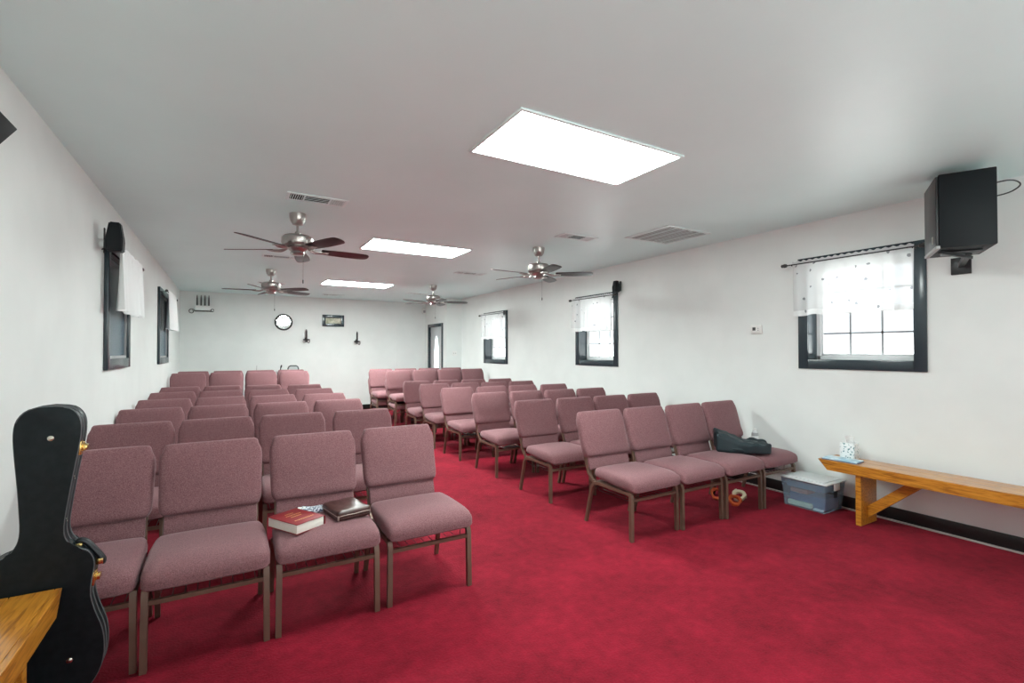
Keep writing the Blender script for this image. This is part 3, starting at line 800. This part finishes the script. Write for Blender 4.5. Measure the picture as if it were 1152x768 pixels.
def inside(name, m, lab, cat, x0,x1,y0,y1,z0,z1, wob=.004):
    bm = NB(); cx,cy,cz=(x0+x1)/2,(y0+y1)/2,(z0+z1)/2
    pillow(bm,(x1-x0)/2,(y1-y0)/2,(z1-z0)/2,min(.012,(z1-z0)/2*.9),6,lambda p: Vector((p.x,p.y,p.z+cz+wob*mnoise.noise(Vector((p.x*20,p.y*20,cz*50))))))
    o = obj(name,bm,m); o.location=(4.685+cx,2.475+cy,0); return tag(o,lab,cat,'things inside the clear tub')
inside('yellow_envelope', M['yellowpaper'], 'pale yellow packet low in the clear storage tub', 'packet', -.135,-.10,-.06,.16,.012,.055)
inside('folded_cloth', M['navy'], 'navy folded cloth in the middle of the clear storage tub', 'cloth', -.095,.13,-.16,.16,.012,.12)
inside('brown_packet', M['terracotta'], 'reddish brown packet in the clear storage tub', 'packet', -.12,.02,-.02,.14,.126,.168)
inside('blue_cloth', M['slate'], 'slate blue cloth filling the top of the clear storage tub', 'cloth', -.135,.13,-.165,.165,.175,.24)
inside('white_booklet', M['tissue'], 'thin white booklet at the bottom front of the clear tub', 'booklet', -.135,-.10,-.155,-.07,.010,.026, .001)

# ------------------------------------------------------------------ tissue box and card on the bench
e = empty('tissue_box', (4.70,2.17,.5), math.radians(6), 'white tissue box with leaf print on the end of the right bench', 'tissue box')
bm = NB(); box(bm,-.055,.055,-.055,.055,0,.138,.002); obj('box_body', bm, M['tissuebox'], e)
bm = NB()
n=10
for s in range(2):
    rows=[]
    for j in range(6):
        rows.append([bm.verts.new(((i/(n-1)-.5)*.06*(1+j*.12)*(1 if s else .5)+.004*math.sin(i*2+j), (.5-i/(n-1))*(.03 if s else .05)+.006*math.sin(i*1.7+j*1.3+s*2), .133+j*.012+.006*math.sin(i*1.9+s))) for i in range(n)])
    for j in range(5):
        for i in range(n-1): bm.faces.new((rows[j][i],rows[j][i+1],rows[j+1][i+1],rows[j+1][i]))
tt = obj('tissue', bm, M['tissue'], e); md = tt.modifiers.new('thickness','SOLIDIFY'); md.thickness=.0015
e = empty('blue_card', (4.60,2.165,.5), math.radians(4), 'pale blue printed flat box lying on the bench before the tissue box', 'flat box')
bm = NB(); box(bm,-.105,.04,-.13,.13,.003,.016,.003); bxx = obj('box_top', bm, M['paleblue'], e)
bm = NB(); box(bm,-.107,.042,-.132,.132,0,.006,.002); obj('dark_base', bm, M['navy'], e)

# ------------------------------------------------------------------ loudspeakers
def big_speaker(name, corner, ax, ay, Wd, Dp, Hh, lab, wallx):
    """corner: near bottom-left vertical edge; ax/ay unit vectors of the two sides"""
    ax = Vector((*ax,0)).normalized(); ay = Vector((*ay,0)).normalized()
    o0 = Vector(corner)
    e = empty(name, o0, 0, lab, 'loudspeaker')
    Mx = Matrix(((ax.x,ay.x,0,0),(ax.y,ay.y,0,0),(0,0,1,0),(0,0,0,1)))
    bm = NB(); box(bm, 0,Wd,0.012,Dp,0,Hh,.006,2,M=Mx); obj('cabinet', bm, M['black'], e)
    return e, Mx
# right: near edge (4.14,1.375); back face runs to (4.24,1.10); grille side runs to (4.51,1.565)
e, Mx = big_speaker('wall_speaker', (4.13,1.36,2.135), (.37,.19), (.19,-.37), .42, .30, .50, 'large black loudspeaker hung high on the right wall beside the near window', XR)
bm = NB(); box(bm, .008,.412,-.004,.012,.02,.49,.004,M=Mx); gr = obj('grille', bm, M['blackplastic'], e)
bm = NB(); box(bm, .10,.125,-.0065,-.004,.05,.10,M=Mx); obj('badge', bm, M['stud'], gr, sm=False)
bm = NB(); box(bm, 0,.42,-.006,.02,-.002,.018,.003,M=Mx); obj('trim_strip', bm, M['grey'], e)
bm = NB()
box(bm, .15,.27,.06,.26,-.018,-.001,.003,M=Mx)
p0 = Mx @ Vector((.21,.2,-.012)); tgt = Vector((XR-4.13-.01, .10, -.03))
tube(bm, [p0, (p0+tgt)/2, tgt], .017, sq=True)
box(bm, XR-4.13-.02, XR-4.13, tgt.y-.06, tgt.y+.06, -.10, .03, .003)
tube(bm, [Mx @ Vector((.1,.03,-.012)), p0+Vector((.05,0,-.03))], .010, sq=True)
obj('wall_bracket', bm, M['blackplastic'], e)
c0 = Mx @ Vector((.30,.30,.46)); bm = NB()
tube(bm, bez([c0, c0+Vector((.12,-.10,.03)), c0+Vector((.26,-.12,.02)), c0+Vector((.30,-.06,-.01)), c0+Vector((.16,0,-.05)), c0+Vector((0.02,0,-.05))],6), .005, 6)
obj('cable', bm, M['blackplastic'], e)
def small_speaker(loc, rz, tilt, lab, k=1.0, wallside=-1, oy=0):
    e = empty('small_speaker', loc, rz, lab, 'loudspeaker', 'small black wall speakers')
    T = Matrix.Rotation(tilt,4,'Y')
    bm = NB()
    a, b = .055*k, .040*k
    pts = [(-a,-.06*k),(a,-.06*k),(a*1.0,.06*k),(-a,.06*k)]
    lo = [bm.verts.new(T @ Vector((x,y,0))) for x,y in pts]
    md_ = [bm.verts.new(T @ Vector((x*1.05,y*1.1,.10*k))) for x,y in pts]
    hi = [bm.verts.new(T @ Vector((x*.68,y*.8,.24*k))) for x,y in pts]
    for A,B in ((lo,md_),(md_,hi)):
        for i in range(4): bm.faces.new((A[i],A[(i+1)%4],B[(i+1)%4],B[i]))
    bm.faces.new(lo[::-1]); bm.faces.new(hi)
    bmesh.ops.bevel(bm, geom=bm.edges[:], offset=.008*k, segments=2, affect='EDGES')
    obj('speaker_shell', bm, M['black'], e)
    bm = NB()
    xw = wallside
    tube(bm, [(0,0,.1*k),(xw*.5,oy*.5,.11*k),(xw,oy,.13*k)], .007, sq=True); box(bm, min(xw,xw*.93), max(xw,xw*.93), oy-.02,oy+.02,.02,.24*k,.002)
    obj('speaker_bracket', bm, M['blackplastic'], e)
    return e
small_speaker((-.765,4.80,2.215), 0, 0, 'small black tapered speaker above the near left window', .93, -.11, .24)
small_speaker((4.805,5.235,2.285), 0, 0, 'small black speaker above the middle right window', .68, .085)
e = empty('tilted_speaker', (-.80,2.375,2.225), 0, 'corner of a black speaker poking in at the far left edge', 'loudspeaker')
T = Matrix.Rotation(math.radians(35),4,'Y')
bm = NB(); box(bm, -.07,.085,-.10,.07,.0,.10,.004,M=T); obj('speaker_shell', bm, M['black'], e)
bm = NB(); tube(bm, [(-.02,0,.06),(-.075,0,.09)], .012, sq=True); obj('speaker_bracket', bm, M['blackplastic'], e)

# ------------------------------------------------------------------ curtains
def curtain(x, y0, y1, zt, zb, wallx, lab, rod_y0, rod_y1, sag=0.0, waves=9, fin=(True,True), amp=.012):
    s = 1 if wallx < x else -1
    e = empty('curtain_rod', (x,(rod_y0+rod_y1)/2,zt), 0, lab.replace('valance','curtain rod holding the valance',1), 'curtain rod', 'curtain rods over the windows')
    h = (rod_y1-rod_y0)/2
    bm = NB(); tube(bm, [(0,-h,0),(0,h,0)], .006, 8); obj('rod', bm, M['iron'], e)
    for k, on in zip((-1,1), fin):
        if on:
            bm = NB(); lathe(bm, [(.006,-.03),(.017,-.02),(.020,0),(.014,.015),(.018,.022),(.008,.032)], (0,k*(h+.012),0), 12, 'y'); obj('finial', bm, M['iron'], e)
    for k in (-1,1):
        bm = NB(); tube(bm, [(wallx-x,k*(h-.06),-.02),(wallx-x+s*.02,k*(h-.06),-.008),(0,k*(h-.06),-.008)], .005, 6); obj('rod_bracket', bm, M['iron'], e)
    bm = NB(); nu, nv = 90, 16; uvl = bm.loops.layers.uv.new('UVMap')
    grid = []; R = random.Random(int(y0*100)); ph = [R.uniform(0,6) for _ in range(6)]
    top = zt+.028
    for j in range(nv+1):
        v = j/nv; row = []
        for i in range(nu+1):
            u = i/nu
            yy = y0+(y1-y0)*u
            a = amp*(.35+.8*v)
            xo = a*math.sin(u*waves*2*PI+ph[0]+.6*math.sin(u*7+ph[1])) + .5*a*math.sin(u*waves*.37*2*PI+ph[2]) 
            zz = top-(top-zb)*v
            if v < .08: zz += .006*math.sin(u*waves*5*PI+ph[3]); xo = .007+.004*math.sin(u*waves*6*PI)
            zz += v*.006*math.sin(u*waves*PI+ph[4])
            yy += .012*v*math.sin(u*waves*2*PI+ph[5])
            row.append((bm.verts.new((s*.004+xo*(1 if v>=.08 else 1), yy-(rod_y0+rod_y1)/2, zz-zt)), u, 1-v))
        grid.append(row)
    for j in range(nv):
        for i in range(nu):
            q = (grid[j][i],grid[j][i+1],grid[j+1][i+1],grid[j+1][i])
            f = bm.faces.new([t[0] for t in q])
            for lp, t in zip(f.loops, q): lp[uvl].uv = (t[1]*(y1-y0), t[2]*(zt-zb))
    o = obj('valance', bm, M['sheer'] if wallx > 0 else M['lawn']); o.location = (x,(rod_y0+rod_y1)/2,zt)
    tag(o, lab, 'curtain', 'white sheer valances')
    return e
curtain(4.805, 1.73,2.715, 2.292,1.785, XR, 'white sheer valance printed with small stars on the nearest right window', 1.68,2.78, waves=7, fin=(True,True), amp=.024)
curtain(4.805, 5.31,6.25, 2.255,1.75, XR, 'white sheer valance on the middle right window', 5.27,6.30, waves=8, amp=.022)
curtain(4.805, 8.55,9.56, 2.215,1.69, XR, 'white sheer valance on the farthest right window', 8.50,9.60, waves=8)
curtain(-.765, 4.98,6.10, 2.27,1.775, XL, 'white gathered valance on the near left window', 4.90,6.14, waves=9, amp=.03)
curtain(-.765, 8.60,9.85, 2.30,1.77, XL, 'white gathered valance on the far left window', 8.45,9.95, waves=9, amp=.03)

# ------------------------------------------------------------------ wall fittings
e = empty('thermostat', (XR-.022,3.14,1.672), 0, 'small white thermostat on the right wall left of the near window', 'thermostat')
bm = NB(); box(bm,0,.022,-.062,.062,-.045,.045,.006,3); obj('thermostat_body', bm, M['white'], e)
bm = NB(); box(bm,-.002,.001,.005,.04,-.012,.022); obj('display', bm, M['lcd'], e, sm=False)
bm = NB()
for k in (-1,1): box(bm,-.003,.001,-.03,-.018,k*.011-.004,k*.011+.004,.001)
obj('button', bm, M['grey'], e)
e = empty('light_switch', (4.70,JY-.006,1.38), 0, 'white double light switch on the vestibule wall by the entrance door', 'light switch')
bm = NB(); box(bm,-.058,.058,0,.006,-.057,.057,.002); obj('switch_plate', bm, M['white'], e)
for k in (-1,1):
    bm = NB(); box(bm,k*.025-.006,k*.025+.006,-.008,.0,-.012,.012,.001); obj('switch_toggle', bm, M['grey'], e)
e = empty('motion_sensor', (4.44,YF-.006,2.50), 0, 'small white motion sensor in the corner above the entrance door', 'sensor')
bm = NB(); pillow(bm,.05,.03,.085,.02,6,lambda p: Vector((p.x,p.y-.034,p.z))); obj('sensor_body', bm, M['white'], e)
bm = NB(); pillow(bm,.028,.008,.03,.007,4,lambda p: Vector((p.x,p.y-.066,p.z-.03))); obj('sensor_lens', bm, M['grey'], e)
YW = YF-.001
# round mirror
e = empty('round_mirror', (1.088,YW,2.095), 0, 'round black-framed mirror on the back wall', 'mirror')
bm = NB(); lathe(bm, [(.178,0),(.190,-.010),(.186,-.028),(.165,-.030),(.152,-.014),(.152,0)], (0,0,0), 40, 'y', cap=False); obj('mirror_frame', bm, M['iron'], e)
bm = NB(); lathe(bm, [(.158,0),(.158,-.012)], (0,0,0), 40, 'y'); obj('mirror_glass', bm, M['mirror'], e)
# framed picture
e = empty('framed_picture', (2.17,YW,2.16), 0, 'small landscape picture in a wide black frame on the back wall', 'picture')
bm = NB(); a, b, f = .250, .140, .075
for q in ((-a,-a+f,-b,b),(a-f,a,-b,b),(-a+f,a-f,-b,-b+f),(-a+f,a-f,b-f,b)): box(bm,q[0],q[1],-.025,0,q[2],q[3],.004)
obj('picture_frame', bm, M['darkpaint'], e)
bm = NB(); box(bm,-a+f*.9,a-f*.9,-.010,-.001,-b+f*.9,b-f*.9); obj('picture_print', bm, M['art'], e, sm=False)
def sconce(x, z, lab):
    e = empty('candle_sconce', (x,YW,z), 0, lab, 'candle sconce', 'black candle sconces on the back wall')
    bm = NB(); lathe(bm, [(.012,-.02),(.07,-.012),(.078,0),(.07,.010),(.02,.018)], (0,-.085,0), 20); tube(bm, [(0,0,-.01),(0,-.03,-.03),(0,-.085,-.012)], .010, 8); box(bm,-.025,.025,-.008,0,-.06,.05,.003); obj('sconce_arm', bm, M['iron'], e)
    bm = NB(); lathe(bm, [(.020,.015),(.020,.19),(.010,.235),(.006,.24)], (0,-.085,0), 12); obj('candle', bm, M['candle'], e)
    for k in (-1,1):
        bm = NB(); pts=[(k*.045+.026*math.cos(t*PI/6),-.085,-.035+.045*math.sin(t*PI/6)) for t in range(13)]; tube(bm, pts, .006, 6, caps=False); obj('scroll', bm, M['sconceglass'] if k<0 else M['iron'], e)
sconce(1.565,1.70,'black candle sconce between the round mirror and the picture, lower on the wall')
sconce(2.715,1.67,'black candle sconce right of and below the framed picture')
# candle shelf at the far left
e = empty('candle_shelf', (-.47,YW,2.29), 0, 'pale little wall shelf with black scrollwork at the left of the back wall', 'wall shelf')
bm = NB(); box(bm,-.135,.135,-.10,0,0,.012,.003); box(bm,-.135,.135,-.012,0,-.0,.105,.003); box(bm,-.135,.135,-.10,-.088,0,.105,.003); obj('shelf_box', bm, M['white'], e)
bm = NB(); tube(bm, [(-.14,-.09,-.012),(.17,-.09,-.012)], .009, 8)
pts=[(-.20+.055*math.cos(t*PI/8)*(1-t/40),-.09,-.02+.055*math.sin(t*PI/8)*(1-t/40)) for t in range(20)]; tube(bm, pts, .008, 6)
pts=[(.17+.028*math.cos(t*PI/6),-.09,.01+.028*math.sin(t*PI/6)) for t in range(12)]; tube(bm, pts, .008, 6)
obj('scrollwork', bm, M['iron'], e)
for k in range(4):
    bm = NB(); lathe(bm, [(.013,.105-.09),(.014,.16),(.012,.26),(.005,.33)], (0,0,0), 10)
    o = obj('taper_candle', bm, M['candle']); o.location = (-.47-.105+.07*k, YW-.05, 2.29)
    tag(o, ['leftmost','second from left','third from left','rightmost'][k]+' of four dark taper candles on the small wall shelf', 'candle', 'dark taper candles on the wall shelf')
# things standing behind the left stacks
e = empty('utility_cart', (.93,11.25,0), 0, 'dark topped cart standing behind the stacked chairs at the back left', 'cart')
bm = NB(); box(bm,-.55,.42,-.22,.22,.98,1.005,.004); obj('cart_top', bm, M['grey'], e)
bm = NB(); box(bm,-.50,.38,-.20,.20,.25,.27,.004); obj('cart_shelf', bm, M['grey'], e)
for sx in (-.52,.39):
    for sy in (-.19,.19):
        bm = NB(); tube(bm, [(sx,sy,0),(sx,sy,.98)], .013, 8); obj('cart_leg', bm, M['iron'], e)
e = empty('desk_device', (1.19,11.22,1.005), 0, 'grey device with rounded black rim peeking over the back left stacks', 'device')
bm = NB(); pts=[(-.09,0),(-.10,.05),(-.08,.095),(-.05,.112),(.06,.112),(.09,.095),(.105,.05),(.11,0)]
tube(bm, [(a,0,b+.006) for a,b in pts], .014, 8); obj('device_rim', bm, M['blackplastic'], e)
bm = NB(); prism(bm, pts, lambda a,b:(a,-.004,b+.001), lambda a,b:(a,.05,b+.001)); obj('device_body', bm, M['grey'], e)
e = empty('black_handset', (.955,11.2,1.005), 0, 'thin black upright handset behind the stacked chairs at the back left', 'handset')
bm = NB(); tube(bm, bez([(-.01,0,0),(-.006,0,.07),(.012,0,.135)],4), [.010]*5+[.014]*4, 8); lathe(bm, [(.03,0),(.03,.008)], (-.01,0,0), 14); obj('handset_body', bm, M['blackplastic'], e)
e = empty('grey_antenna', (.50,11.2,1.005), 0, 'thin grey antenna rising behind the stacked chairs at the back left', 'antenna')
bm = NB(); tube(bm, [(0,0,0),(.002,0,.06),(.006,0,.135)], [.006,.005,.004], 6); lathe(bm, [(.03,0),(.025,.01),(.008,.014)], (0,0,0), 12); obj('antenna_rod', bm, M['grey'], e)

bpy.context.view_layer.update()
